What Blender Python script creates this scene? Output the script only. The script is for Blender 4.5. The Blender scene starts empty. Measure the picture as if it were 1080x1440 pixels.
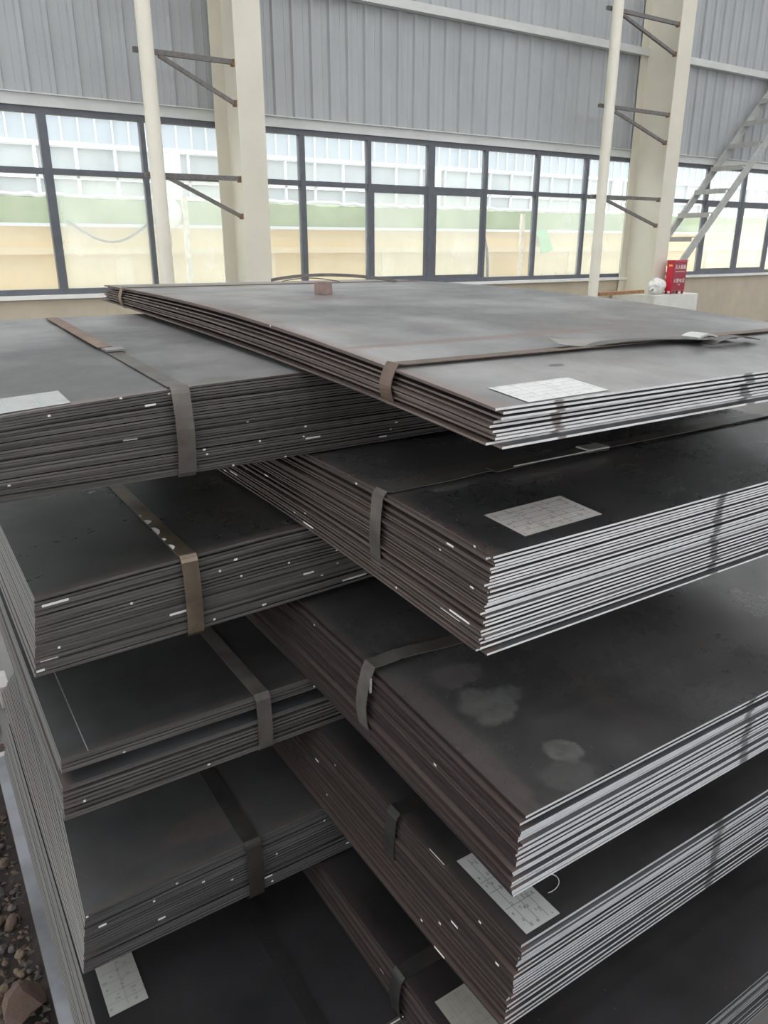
import bpy, bmesh, math, random
from mathutils import Vector, Matrix

SC = bpy.context.scene
COL = SC.collection
H = 1.75                       # camera height above the hall floor

# ------------------------------------------------------------------ camera
PITCH = math.atan(375 / 1060.0)
cam_d = bpy.data.cameras.new('camera')
cam = bpy.data.objects.new('camera', cam_d)
COL.objects.link(cam)
FX, FY = 0.54054585, 0.84131455
cam.location = (0, 0, H)
cam.rotation_euler = (math.pi / 2 - PITCH, 0, math.atan2(-FX, FY))
cam_d.sensor_fit = 'VERTICAL'
cam_d.sensor_height = 36.0
cam_d.lens = 36.0 * 1060 / 1440
cam_d.clip_start = 0.02
cam_d.clip_end = 300
SC.camera = cam

# ------------------------------------------------------------------ world, exposure
world = bpy.data.worlds.new('overcast_sky')
SC.world = world
world.use_nodes = True
wb = world.node_tree.nodes['Background']
wb.inputs[0].default_value = (0.97, 0.988, 1.0, 1)
wb.inputs[1].default_value = 1.0
SC.view_settings.view_transform = 'Standard'
SC.view_settings.look = 'None'
SC.view_settings.gamma = 1.0
SC.view_settings.use_curve_mapping = False
SC.view_settings.exposure = 1.82
SC.cycles.max_bounces = 10
SC.cycles.diffuse_bounces = 6
SC.cycles.glossy_bounces = 4
SC.cycles.transparent_max_bounces = 12
SC.cycles.caustics_reflective = False
SC.cycles.caustics_refractive = False
SC.cycles.sample_clamp_indirect = 4.0
SC.cycles.use_denoising = True


# ------------------------------------------------------------------ mesh helpers
class MB:
    """collects polygons and links them as one mesh object"""
    def __init__(self):
        self.v, self.f, self.m = [], [], []

    def add(self, vs, fs, mi=0):
        b = len(self.v)
        self.v += [tuple(p) for p in vs]
        self.f += [tuple(b + i for i in q) for q in fs]
        self.m += [mi] * len(fs)
        return self

    def box(self, a, b, mi=0):
        x0, y0, z0 = a
        x1, y1, z1 = b
        return self.add([(x0, y0, z0), (x1, y0, z0), (x1, y1, z0), (x0, y1, z0), (x0, y0, z1), (x1, y0, z1), (x1, y1, z1), (x0, y1, z1)],
                        [(0, 3, 2, 1), (4, 5, 6, 7), (0, 1, 5, 4), (1, 2, 6, 5), (2, 3, 7, 6), (3, 0, 4, 7)], mi)

    def bar(self, p, q, w, t, up=(0, 0, 1), mi=0):
        """rectangular bar from p to q, w across, t along up"""
        p, q, up = Vector(p), Vector(q), Vector(up)
        d = (q - p).normalized()
        s = d.cross(up).normalized()
        u = s.cross(d).normalized()
        vs = []
        for c in (p, q):
            for a, b in ((-1, -1), (1, -1), (1, 1), (-1, 1)):
                vs.append(c + s * (a * w / 2) + u * (b * t / 2))
        return self.add(vs, [(0, 1, 2, 3), (7, 6, 5, 4), (0, 4, 5, 1), (1, 5, 6, 2), (2, 6, 7, 3), (3, 7, 4, 0)], mi)

    def tube(self, pts, r, n=10, mi=0, cap=True):
        pts = [Vector(p) for p in pts]
        rs = r if isinstance(r, (list, tuple)) else [r] * len(pts)
        b = len(self.v)
        prev = None
        for i, p in enumerate(pts):
            d = (pts[min(i + 1, len(pts) - 1)] - pts[max(i - 1, 0)]).normalized()
            if prev is None:
                a = Vector((0, 0, 1)) if abs(d.z) < 0.9 else Vector((1, 0, 0))
                s = d.cross(a).normalized()
            else:
                s = (prev - d * prev.dot(d)).normalized()
            prev = s
            u = d.cross(s)
            for k in range(n):
                an = 2 * math.pi * k / n
                self.v.append(tuple(p + s * (math.cos(an) * rs[i]) + u * (math.sin(an) * rs[i])))
        for i in range(len(pts) - 1):
            for k in range(n):
                k2 = (k + 1) % n
                self.f.append((b + i * n + k, b + i * n + k2, b + (i + 1) * n + k2, b + (i + 1) * n + k))
                self.m.append(mi)
        if cap:
            self.f.append(tuple(b + k for k in range(n - 1, -1, -1)))
            self.f.append(tuple(b + (len(pts) - 1) * n + k for k in range(n)))
            self.m += [mi, mi]
        return self

    def ribbon(self, pts, wdir, w, t, mi=0):
        """flat band along pts, w wide along wdir, t thick"""
        pts = [Vector(p) for p in pts]
        wd = Vector(wdir).normalized()
        b = len(self.v)
        for i, p in enumerate(pts):
            d = (pts[min(i + 1, len(pts) - 1)] - pts[max(i - 1, 0)]).normalized()
            nn = wd.cross(d).normalized()
            for a, c in ((-1, -1), (1, -1), (1, 1), (-1, 1)):
                self.v.append(tuple(p + wd * (a * w / 2) + nn * (c * t / 2)))
        for i in range(len(pts) - 1):
            for k in range(4):
                k2 = (k + 1) % 4
                self.f.append((b + i * 4 + k, b + i * 4 + k2, b + i * 4 + 4 + k2, b + i * 4 + 4 + k))
                self.m.append(mi)
        e = b + (len(pts) - 1) * 4
        self.f += [(b + 3, b + 2, b + 1, b), (e, e + 1, e + 2, e + 3)]
        self.m += [mi, mi]
        return self

    def mesh(self, name, mats, smooth=False):
        me = bpy.data.meshes.new(name)
        me.from_pydata(self.v, [], self.f)
        for m in (mats if isinstance(mats, (list, tuple)) else [mats]):
            me.materials.append(m)
        me.polygons.foreach_set('material_index', self.m)
        bm = bmesh.new()
        bm.from_mesh(me)
        bmesh.ops.recalc_face_normals(bm, faces=bm.faces)
        bm.to_mesh(me)
        bm.free()
        if smooth:
            me.polygons.foreach_set('use_smooth', [True] * len(me.polygons))
            me.set_sharp_from_angle(angle=math.radians(40))
        me.update()
        return me

    def build(self, name, mats, parent=None, loc=(0, 0, 0), smooth=False, bevel=0):
        me = self.mesh(name, mats, smooth)
        if bevel:
            bm = bmesh.new()
            bm.from_mesh(me)
            bmesh.ops.bevel(bm, geom=list(bm.edges), offset=bevel, segments=2, affect='EDGES', profile=0.6)
            bm.to_mesh(me)
            bm.free()
        return link(name, me, parent, loc)


def link(name, me, parent=None, loc=(0, 0, 0)):
    o = bpy.data.objects.new(name, me)
    COL.objects.link(o)
    o.location = loc
    if parent is not None:
        o.parent = parent
    return o


def tag(o, label=None, cat=None, group=None, kind=None):
    if label:
        o['label'] = label
    if cat:
        o['category'] = cat
    if group:
        o['group'] = group
    if kind:
        o['kind'] = kind
    return o


def empty(name, loc, label, cat, group=None):
    o = bpy.data.objects.new(name, None)
    COL.objects.link(o)
    o.location = loc
    o.empty_display_size = 0.1
    return tag(o, label, cat, group)


# ------------------------------------------------------------------ material helpers
class NT:
    def __init__(self, name):
        self.mat = bpy.data.materials.new(name)
        self.mat.use_nodes = True
        self.t = self.mat.node_tree
        self.n = self.t.nodes
        self.p = self.n['Principled BSDF']
        self.out = self.n['Material Output']

    def new(self, typ, **kw):
        nd = self.n.new(typ)
        for k, v in kw.items():
            setattr(nd, k, v)
        return nd

    def set(self, sock, v):
        if isinstance(v, bpy.types.NodeSocket):
            self.t.links.new(v, sock)
        else:
            if isinstance(v, (tuple, list)) and len(v) == 3 and sock.type == 'RGBA':
                v = (*v, 1)
            sock.default_value = v

    def math(self, op, a, b=0.0, c=None, clamp=False):
        nd = self.new('ShaderNodeMath', operation=op, use_clamp=clamp)
        self.set(nd.inputs[0], a)
        self.set(nd.inputs[1], b)
        if c is not None:
            self.set(nd.inputs[2], c)
        return nd.outputs[0]

    def obj(self, scale=(1, 1, 1), shift=True):
        tc = self.new('ShaderNodeTexCoord')
        mp = self.new('ShaderNodeMapping')
        mp.inputs['Scale'].default_value = scale
        self.t.links.new(tc.outputs['Object'], mp.inputs[0])
        if shift:
            oi = self.new('ShaderNodeObjectInfo')
            cx = self.new('ShaderNodeCombineXYZ')
            r = self.math('MULTIPLY', oi.outputs['Random'], 37.0)
            for i in range(3):
                self.t.links.new(r, cx.inputs[i])
            self.t.links.new(cx.outputs[0], mp.inputs['Location'])
        return mp.outputs[0]

    def sep(self):
        tc = self.new('ShaderNodeTexCoord')
        s = self.new('ShaderNodeSeparateXYZ')
        self.t.links.new(tc.outputs['Object'], s.inputs[0])
        return s.outputs

    def noise(self, vec, scale=5.0, detail=4.0, rough=0.55):
        nd = self.new('ShaderNodeTexNoise')
        self.t.links.new(vec, nd.inputs['Vector'])
        nd.inputs['Scale'].default_value = scale
        nd.inputs['Detail'].default_value = detail
        nd.inputs['Roughness'].default_value = rough
        return nd.outputs[0]

    def ramp(self, v, a, b, lo=0.0, hi=1.0):
        nd = self.new('ShaderNodeMapRange', clamp=True)
        self.set(nd.inputs[0], v)
        nd.inputs[1].default_value, nd.inputs[2].default_value = a, b
        nd.inputs[3].default_value, nd.inputs[4].default_value = lo, hi
        return nd.outputs[0]

    def mix(self, f, a, b):
        nd = self.new('ShaderNodeMix', data_type='RGBA')
        self.set(nd.inputs[0], f)
        self.set(nd.inputs[6], a)
        self.set(nd.inputs[7], b)
        return nd.outputs[2]

    def bump(self, h, strength=0.2, dist=0.01):
        nd = self.new('ShaderNodeBump')
        self.t.links.new(h, nd.inputs['Height'])
        nd.inputs['Strength'].default_value = strength
        nd.inputs['Distance'].default_value = dist
        self.t.links.new(nd.outputs[0], self.p.inputs['Normal'])

    def fin(self, color=None, rough=None, metal=None, spec=None):
        for k, v in (('Base Color', color), ('Roughness', rough), ('Metallic', metal), ('Specular IOR Level', spec)):
            if v is not None:
                self.set(self.p.inputs[k], v)
        return self.mat


def plain(name, col, rough=0.6, metal=0.0, var=0.12, scale=6.0, spec=0.4, dirt=None, bump=0.0):
    m = NT(name)
    v = m.obj()
    n = m.noise(v, scale, 5)
    dk = tuple(c * (1 - var) for c in col)
    lt = tuple(min(1, c * (1 + var)) for c in col)
    c = m.mix(m.ramp(n, 0.3, 0.7), dk, lt)
    if dirt:
        n2 = m.noise(m.obj((1, 1, 0.35)), scale * 0.6, 6, 0.65)
        c = m.mix(m.ramp(n2, 0.52, 0.75, 0, 0.7), c, dirt)
    if bump:
        m.bump(m.noise(v, scale * 8, 3), bump, 0.004)
    return m.fin(c, rough, metal, spec)


def steel_top(name, axis, base=(0.043, 0.044, 0.047), brown=(0.085, 0.06, 0.05), rust=0.35, stains=(), lines=(), rough=(0.3, 0.52), spec=0.5):
    """mill-scale steel face; axis: 0 when the worn mill edge runs along x = 0, 1 when along y = 0"""
    m = NT(name)
    v = m.obj()
    big = m.noise(v, 2.2, 5, 0.6)
    c = m.mix(m.ramp(big, 0.38, 0.64), tuple(b * 0.75 for b in base), tuple(b * 1.9 for b in base))
    rn = m.noise(m.obj((3.5, 1.2, 1) if axis == 0 else (1.2, 3.5, 1)), 2.6, 6, 0.62)
    c = m.mix(m.ramp(rn, 0.5, 0.78, 0, rust), c, brown)
    xyz = m.sep()
    e = xyz[axis]
    wob = m.math('MULTIPLY_ADD', m.noise(v, 7, 3), 0.045, -0.018)
    rim = m.ramp(m.math('ADD', e, wob), 0.0, 0.03, 0.8, 0.0)
    c = m.mix(rim, c, tuple(b * 1.25 for b in brown))
    r = m.ramp(m.noise(v, 5, 6, 0.7), 0.3, 0.75, rough[0], rough[1])
    for (sx, sy, rx, ry, col, st) in stains:
        dx = m.math('DIVIDE', m.math('SUBTRACT', xyz[0], sx), rx)
        dy = m.math('DIVIDE', m.math('SUBTRACT', xyz[1], sy), ry)
        d = m.math('SQRT', m.math('ADD', m.math('MULTIPLY', dx, dx), m.math('MULTIPLY', dy, dy)))
        d = m.math('ADD', d, m.math('MULTIPLY_ADD', m.noise(v, 26, 6, 0.7), 1.1, -0.55))
        f = m.ramp(d, 0.7, 0.92, st, 0.0)
        f = m.math('MULTIPLY', f, m.ramp(m.noise(v, 60, 3), 0.25, 0.6, 0.55, 1.0))
        c = m.mix(f, c, col)
    for (ax, pos, w, col) in lines:
        d = m.math('ABSOLUTE', m.math('SUBTRACT', xyz[ax], pos))
        c = m.mix(m.ramp(d, w * 0.5, w, 0.85, 0.0), c, col)
    # fine pale scratches and dust specks
    sp = m.noise(v, 140, 2)
    c = m.mix(m.ramp(sp, 0.72, 0.8, 0, 0.35), c, (0.25, 0.25, 0.26))
    m.bump(m.noise(v, 90, 3), 0.06, 0.001)
    return m.fin(c, r, 0.0, spec)


def mill_edge(name, axis, base=(0.09, 0.075, 0.067), speck=0.9):
    """dark rolled edge of a plate with bare-metal nicks; axis is the one the edge runs along"""
    m = NT(name)
    sc = [40, 40, 40]
    sc[axis] = 1.5
    n = m.noise(m.obj(tuple(sc)), 2.0, 5, 0.6)
    c = m.mix(m.ramp(n, 0.3, 0.72), tuple(b * 0.55 for b in base), tuple(b * 1.5 for b in base))
    n2 = m.noise(m.obj(), 6, 4)
    c = m.mix(m.ramp(n2, 0.45, 0.7, 0, 0.5), c, (0.055, 0.055, 0.055) if sum(base) > 0.12 else base)
    oi = m.new('ShaderNodeObjectInfo')
    vo = m.new('ShaderNodeTexVoronoi', feature='F1', voronoi_dimensions='1D')
    m.set(vo.inputs['W'], m.math('MULTIPLY_ADD', m.sep()[axis], 9.0, m.math('MULTIPLY', oi.outputs['Random'], 700.0)))
    vo.inputs['Scale'].default_value = 1.0
    se = m.new('ShaderNodeSeparateColor')
    m.t.links.new(vo.outputs['Color'], se.inputs[0])
    ln = m.math('MULTIPLY_ADD', m.math('POWER', se.outputs[1], 8.0), 0.3, 0.02)
    hit = m.math('MULTIPLY', m.math('LESS_THAN', vo.outputs['Distance'], ln), m.math('GREATER_THAN', se.outputs[0], speck))
    c = m.mix(hit, c, (0.7, 0.68, 0.65))
    r = m.ramp(n, 0.3, 0.7, 0.45, 0.75)
    return m.fin(c, r, 0.0, 0.18)


def cut_end(name, col, smears=(), ax=0):
    """sheared end of a plate: bare bright steel; smears: dark paint marks at positions along x"""
    m = NT(name)
    n = m.noise(m.obj((6, 6, 30)), 4, 4)
    c = m.mix(m.ramp(n, 0.3, 0.7), tuple(x * 0.8 for x in col), tuple(min(1, x * 1.1) for x in col))
    if smears:
        xyz = m.sep()
        for (pos, w, dk) in smears:
            d = m.math('ABSOLUTE', m.math('SUBTRACT', xyz[ax], pos))
            d = m.math('ADD', d, m.math('MULTIPLY_ADD', m.noise(m.obj(), 40, 3), w * 1.2, -w * 0.6))
            c = m.mix(m.ramp(d, w * 0.5, w, 0.8, 0.0), c, dk)
    return m.fin(c, 0.42, 0.2, 0.5)


# ------------------------------------------------------------------ shared materials
M = {}
M['siding'] = plain('painted_siding', (0.405, 0.418, 0.428), 0.55, 0.0, 0.05, 1.2, dirt=(0.32, 0.33, 0.34))
M['girt'] = plain('girt_paint', (0.58, 0.58, 0.57), 0.6, 0, 0.06, 3)
M['flashing'] = plain('pale_flashing', (0.6, 0.61, 0.6), 0.55, 0, 0.06, 3)
M['frame'] = plain('window_frame_metal', (0.115, 0.122, 0.14), 0.5, 0.0, 0.12, 6)
M['dado'] = plain('beige_render', (0.52, 0.45, 0.35), 0.85, 0, 0.08, 2.5, dirt=(0.42, 0.36, 0.28))
M['sill'] = plain('white_sill', (0.78, 0.77, 0.74), 0.6, 0, 0.05, 4)
M['cream'] = plain('cream_steel_paint', (0.67, 0.635, 0.54), 0.5, 0, 0.05, 1.6, dirt=(0.64, 0.58, 0.46))
M['pipe'] = plain('cream_pipe_plastic', (0.76, 0.72, 0.62), 0.4, 0, 0.04, 2.0, dirt=(0.66, 0.6, 0.5))
M['bracket'] = plain('bracket_steel', (0.16, 0.15, 0.145), 0.6, 0.1, 0.25, 18, dirt=(0.2, 0.1, 0.05))
M['rustplate'] = plain('rusted_weld', (0.27, 0.145, 0.085), 0.85, 0, 0.35, 30)
M['concrete'] = plain('floor_concrete', (0.17, 0.165, 0.155), 0.75, 0, 0.15, 1.5, dirt=(0.11, 0.105, 0.1), bump=0.1)
M['plinth'] = plain('plinth_concrete', (0.66, 0.65, 0.6), 0.85, 0, 0.08, 4)
M['stair'] = plain('grey_stair_paint', (0.42, 0.42, 0.4), 0.55, 0.1, 0.12, 8)
M['roof'] = plain('roof_sheet', (0.5, 0.52, 0.54), 0.6, 0, 0.05, 1)
M['red'] = plain('red_enamel', (0.6, 0.03, 0.06), 0.35, 0, 0.06, 8)
M['red_shaded'] = plain('shaded_red_enamel', (0.3, 0.015, 0.035), 0.35, 0, 0.06, 8)  # same red darkened: shading painted onto the door side and legs
M['white_print'] = plain('white_print', (0.85, 0.78, 0.78), 0.6, 0, 0.02, 4)
M['yellow_print'] = plain('yellow_sticker', (0.9, 0.55, 0.1), 0.6, 0, 0.05, 10)
M['wood'] = plain('brown_wood', (0.33, 0.17, 0.085), 0.75, 0, 0.25, 12)
M['timber'] = plain('dunnage_timber', (0.42, 0.4, 0.38), 0.8, 0, 0.2, 9, dirt=(0.3, 0.28, 0.28))
M['bag'] = plain('white_woven_bag', (0.72, 0.71, 0.68), 0.8, 0, 0.1, 20, dirt=(0.3, 0.29, 0.27))
M['yellow_wall'] = plain('ochre_wall_paint', (0.82, 0.63, 0.36), 0.85, 0, 0.05, 1.2, dirt=(0.72, 0.53, 0.28))
M['ledge'] = plain('pale_ledge', (0.8, 0.65, 0.42), 0.85, 0, 0.04, 2)
M['tarp'] = plain('green_tarpaulin', (0.3, 0.36, 0.19), 0.7, 0, 0.15, 1.6, dirt=(0.38, 0.37, 0.26))
M['tarp_edge'] = plain('white_tarpaulin_edge', (0.8, 0.8, 0.77), 0.7, 0, 0.1, 8)
M['green_cloth'] = plain('green_cloth', (0.2, 0.5, 0.22), 0.8, 0, 0.2, 6)
M['out_siding'] = plain('pale_blue_siding', (0.42, 0.46, 0.52), 0.6, 0, 0.03, 1)
M['out_rib'] = plain('white_rib', (0.78, 0.8, 0.84), 0.6, 0, 0.02, 1)
M['out_glass'] = plain('grey_far_glass', (0.46, 0.48, 0.5), 0.2, 0, 0.15, 0.7)
M['out_frame'] = plain('white_far_frame', (0.8, 0.81, 0.83), 0.6, 0, 0.02, 1)
M['post'] = plain('weathered_post', (0.7, 0.62, 0.52), 0.8, 0, 0.2, 8)
M['rubber'] = plain('dark_hose', (0.13, 0.13, 0.13), 0.6, 0, 0.1, 8)
M['yard'] = plain('yard_concrete', (0.5, 0.48, 0.44), 0.9, 0, 0.1, 0.8)
M['strap_grey'] = plain('dark_strap_steel', (0.085, 0.08, 0.077), 0.4, 0.35, 0.3, 25, dirt=(0.12, 0.085, 0.065))
M['strap_brown'] = plain('rusty_strap_steel', (0.19, 0.13, 0.095), 0.5, 0.15, 0.25, 25, dirt=(0.11, 0.075, 0.055))
M['strap_dark'] = plain('shade_dark_strap_steel', (0.032, 0.03, 0.029), 0.45, 0.2, 0.3, 20, dirt=(0.05, 0.038, 0.033))  # strap steel darkened to stand in for shade low in the pile
M['strap_rust'] = plain('rust_dark_strap', (0.13, 0.092, 0.07), 0.5, 0.15, 0.3, 25, dirt=(0.08, 0.06, 0.052))
M['strap_black'] = plain('shade_black_strap_steel', (0.014, 0.013, 0.013), 0.6, 0.0, 0.3, 20, spec=0.2)  # near-black for the shade around the lowest strap, painted into its colour
M['strap_mid'] = plain('greyed_strap_steel', (0.115, 0.105, 0.095), 0.4, 0.3, 0.3, 20, dirt=(0.15, 0.095, 0.07))
M['strap_copper'] = plain('copper_tinted_strap', (0.22, 0.17, 0.125), 0.32, 0.6, 0.35, 14, dirt=(0.11, 0.1, 0.09))
M['seal'] = plain('bare_strap_end', (0.5, 0.5, 0.48), 0.4, 0.4, 0.15, 20)
M['rust_block'] = plain('rusty_block_steel', (0.24, 0.17, 0.15), 0.7, 0.1, 0.25, 40, dirt=(0.13, 0.085, 0.075))
M['stone_brown'] = plain('brown_stone', (0.12, 0.08, 0.065), 0.9, 0, 0.3, 25, bump=0.3)
M['stone_grey'] = plain('grey_stone', (0.1, 0.09, 0.082), 0.9, 0, 0.3, 25, bump=0.3)
M['stone_tan'] = plain('tan_stone', (0.15, 0.115, 0.08), 0.9, 0, 0.3, 25, bump=0.3)
M['earth'] = plain('dark_earth', (0.04, 0.033, 0.03), 0.95, 0, 0.3, 8, bump=0.4)
M['dull_seal'] = plain('dull_seal_steel', (0.24, 0.23, 0.215), 0.4, 0.4, 0.15, 20)
M['thread'] = plain('white_thread', (0.6, 0.6, 0.58), 0.7, 0, 0.05, 8)


def glass_mat(name, haze, tint=(0.96, 0.985, 0.99)):
    m = NT(name)
    tr = m.new('ShaderNodeBsdfTransparent')
    tr.inputs[0].default_value = (*tint, 1)
    gl = m.new('ShaderNodeBsdfGlossy')
    gl.inputs[1].default_value = 0.02
    gl.inputs[0].default_value = (0.8, 0.85, 0.88, 1)
    fr = m.new('ShaderNodeFresnel')
    fr.inputs[0].default_value = 1.35
    a = m.new('ShaderNodeMixShader')
    ge = m.new('ShaderNodeNewGeometry')
    m.t.links.new(m.math('MULTIPLY', fr.outputs[0], m.math('SUBTRACT', 1.0, ge.outputs['Backfacing'])), a.inputs[0])
    m.t.links.new(tr.outputs[0], a.inputs[1])
    m.t.links.new(gl.outputs[0], a.inputs[2])
    tl = m.new('ShaderNodeBsdfTranslucent')
    tl.inputs[0].default_value = (0.9, 0.92, 0.9, 1)
    b = m.new('ShaderNodeMixShader')
    n = m.ramp(m.noise(m.obj((1, 1, 0.5)), 2.5, 4), 0.3, 0.7, haze * 0.85, haze * 1.15)
    m.t.links.new(n, b.inputs[0])
    m.t.links.new(a.outputs[0], b.inputs[1])
    m.t.links.new(tl.outputs[0], b.inputs[2])
    m.t.links.new(b.outputs[0], m.out.inputs[0])
    return m.mat


M['glass'] = glass_mat('clear_pane_glass', 0.10)
M['glass_film'] = glass_mat('filmed_pane_glass', 0.24, (0.93, 0.97, 0.95))


def paper_mat(name, w, h, cols, rows, tone, inkf=1.0):
    """printed paper tag: table rules and dashes of type; the mesh runs 0..w by 0..h"""
    m = NT(name)
    xyz = m.sep()
    u = m.math('DIVIDE', xyz[0], w)
    v = m.math('DIVIDE', xyz[1], h)
    base = m.mix(m.ramp(m.noise(m.obj(), 30, 3), 0.35, 0.7), tuple(t * 0.92 for t in tone), tone)
    ink = None

    def put(f):
        nonlocal ink
        ink = f if ink is None else m.math('MAXIMUM', ink, f)
    inside = m.math('MULTIPLY', m.math('MULTIPLY', m.math('GREATER_THAN', u, 0.035), m.math('LESS_THAN', u, 0.965)),
                    m.math('MULTIPLY', m.math('GREATER_THAN', v, 0.06), m.math('LESS_THAN', v, 0.94)))
    for c in cols:
        put(m.math('MULTIPLY', m.math('LESS_THAN', m.math('ABSOLUTE', m.math('SUBTRACT', u, c)), 0.0006 / w), 0.75))
    for r in rows:
        put(m.math('MULTIPLY', m.math('LESS_THAN', m.math('ABSOLUTE', m.math('SUBTRACT', v, r)), 0.0006 / h), 0.75))
    # runs of small type: rows of dashes
    cx = m.new('ShaderNodeCombineXYZ')
    m.set(cx.inputs[0], m.math('MULTIPLY', xyz[0], 520.0))
    m.set(cx.inputs[1], m.math('FLOOR', m.math('MULTIPLY', v, 3.0 * (len(rows) + 1))))
    wn = m.noise(cx.outputs[0], 1.0, 1)
    cx2 = m.new('ShaderNodeCombineXYZ')
    m.set(cx2.inputs[0], m.math('MULTIPLY', xyz[0], 60.0))
    m.set(cx2.inputs[1], m.math('FLOOR', m.math('MULTIPLY', v, 3.0 * (len(rows) + 1))))
    wn2 = m.noise(cx2.outputs[0], 1.0, 0)
    fr = m.math('FRACT', m.math('MULTIPLY', v, 3.0 * (len(rows) + 1)))
    row = m.math('MULTIPLY', m.math('GREATER_THAN', fr, 0.25), m.math('LESS_THAN', fr, 0.75))
    ty = m.math('MULTIPLY', m.math('MULTIPLY', m.math('GREATER_THAN', wn, 0.45), m.math('GREATER_THAN', wn2, 0.6)), row)
    put(m.math('MULTIPLY', ty, 0.7))
    f = m.math('MULTIPLY', m.math('MULTIPLY', ink, inside), inkf)
    c = m.mix(f, base, (0.06, 0.06, 0.07))
    return m.fin(c, 0.65, 0.0, 0.3)


# ------------------------------------------------------------------ interpolation
def lerp_tab(tab, x):
    if x <= tab[0][0]:
        (x0, y0), (x1, y1) = tab[0], tab[1]
    elif x >= tab[-1][0]:
        (x0, y0), (x1, y1) = tab[-2], tab[-1]
    else:
        for (x0, y0), (x1, y1) in zip(tab, tab[1:]):
            if x0 <= x <= x1:
                break
    return y0 + (y1 - y0) * (x - x0) / (x1 - x0)


def smooth_tab(tab, x, w=0.16):
    return sum(lerp_tab(tab, x + d * w) for d in (-1, -0.5, 0, 0.5, 1)) / 5


# ================================================================== SETTING
XW0, XW1 = -7.0, 24.0
YW = 11.0
# floor of the hall, yard outside, gravel bed
fl = MB().box((XW0, -9, -0.2), (XW1, YW + 0.2, 0)).build('floor', M['concrete'])
tag(fl, kind='structure')
yd = MB().box((-40, YW + 0.2, -0.3), (60, 60, -0.02)).build('floor_yard', M['yard'])
tag(yd, kind='structure')
yf = MB().box((-40, -50, -0.3), (60, -9, -0.02)).build('floor_forecourt', M['yard'])
tag(yf, kind='structure')

# back wall: rendered dado with siding sheets, girts and flashings as its pieces
wall = MB().box((XW0, YW - 0.05, 0), (XW1, YW + 0.15, H - 0.66)).build('wall_back', M['dado'])
tag(wall, kind='structure')
MB().box((XW0, YW - 0.14, H - 0.66), (XW1, YW + 0.16, H - 0.612)).build('sill', M['sill'], wall)


def siding_sheet(z0, z1, w=0.9):
    """ribbed wall sheet, three trapezoid ribs, stands on y = 0 facing -y"""
    prof = []
    p = w / 3
    for k in range(3):
        b = k * p
        prof += [(b, 0), (b + p * 0.36, 0), (b + p * 0.36 + 0.008, -0.006), (b + p * 0.36 + 0.016, 0),
                 (b + p - 0.095, 0), (b + p - 0.075, -0.04), (b + p - 0.03, -0.04), (b + p - 0.01, 0)]
    prof.append((w - 0.001, 0))
    mb = MB()
    vs = [(x, y, z0) for x, y in prof] + [(x, y, z1) for x, y in prof]
    n = len(prof)
    mb.add(vs, [(i, i + 1, n + i + 1, n + i) for i in range(n - 1)])
    vs = [(0, 0.05, z0), (w, 0.05, z0), (w, 0.05, z1), (0, 0.05, z1)]
    mb.add(vs, [(0, 1, 2, 3)])
    return mb.mesh('siding_panel', M['siding'])


Z_HEAD = H + 1.70
Z_GIRT = H + 3.38
ROOF = 9.2
lo = siding_sheet(Z_HEAD, Z_GIRT)
hi = siding_sheet(Z_GIRT, ROOF)
x = XW0
while x < XW1 - 0.5:
    for me in (lo, hi):
        link('siding_panel', me, wall, (x, YW + 0.02, 0))
    x += 0.9
for z0, z1, m, y0, nm in ((Z_GIRT - 0.05, Z_GIRT + 0.06, 'girt', YW - 0.14, 'wall_girt'), (Z_GIRT + 1.75, Z_GIRT + 1.86, 'girt', YW - 0.14, 'wall_girt')):
    MB().box((XW0, y0, z0), (XW1, YW - 0.012, z0 + 0.012)).box((XW0, y0, z0 + 0.012), (XW1, y0 + 0.012, z1)).box((XW0, y0, z1), (XW1, YW - 0.012, z1 + 0.012)).build(nm, M[m], wall)
MB().box((XW0, YW - 0.05, Z_HEAD - 0.10), (XW1, YW + 0.12, Z_HEAD + 0.03)).build('head_flashing', M['flashing'], wall)
MB().box((XW0, YW - 0.09, Z_HEAD + 0.03), (XW1, YW - 0.0, Z_HEAD + 0.045)).build('head_flashing', M['flashing'], wall)

# unseen roof, added; open skylight strips spaced to light the pile from above
ce = bpy.data.objects.new('ceiling', None)
COL.objects.link(ce)
tag(ce, kind='structure')
y = -9.0
while y < YW:
    a, b = y, min(y + 1.25, YW + 0.4)
    MB().box((XW0, a, ROOF), (XW1, b, ROOF + 0.08)).build('roof_panel', M['roof'], ce)
    y += 2.2
for x in (-3.75, 4.43, 12.89, 21.3):
    MB().bar((x, -9, ROOF - 0.4), (x, YW - 0.2, ROOF - 0.4), 0.2, 0.5).build('rafter', M['cream'], ce)

# the other three sides of the hall, unseen: openings placed to shape the light
def plain_wall(name, a, b, z0=1.2, z1=2.4):
    w = MB().box((a[0], a[1], 0), (b[0], b[1], z0)).box((a[0], a[1], z1), (b[0], b[1], ROOF)).build(name, M['siding'])
    tag(w, kind='structure')


plain_wall('wall_front', (XW0, -9.2, 0), (XW1, -9.0, 0), 4.3, 7.4)
plain_wall('wall_left', (XW0 - 0.2, -9.2, 0), (XW0, YW + 0.15, 0), 0.9, 4.2)
plain_wall('wall_right', (XW1, -9.2, 0), (XW1 + 0.2, YW + 0.15, 0))

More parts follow.
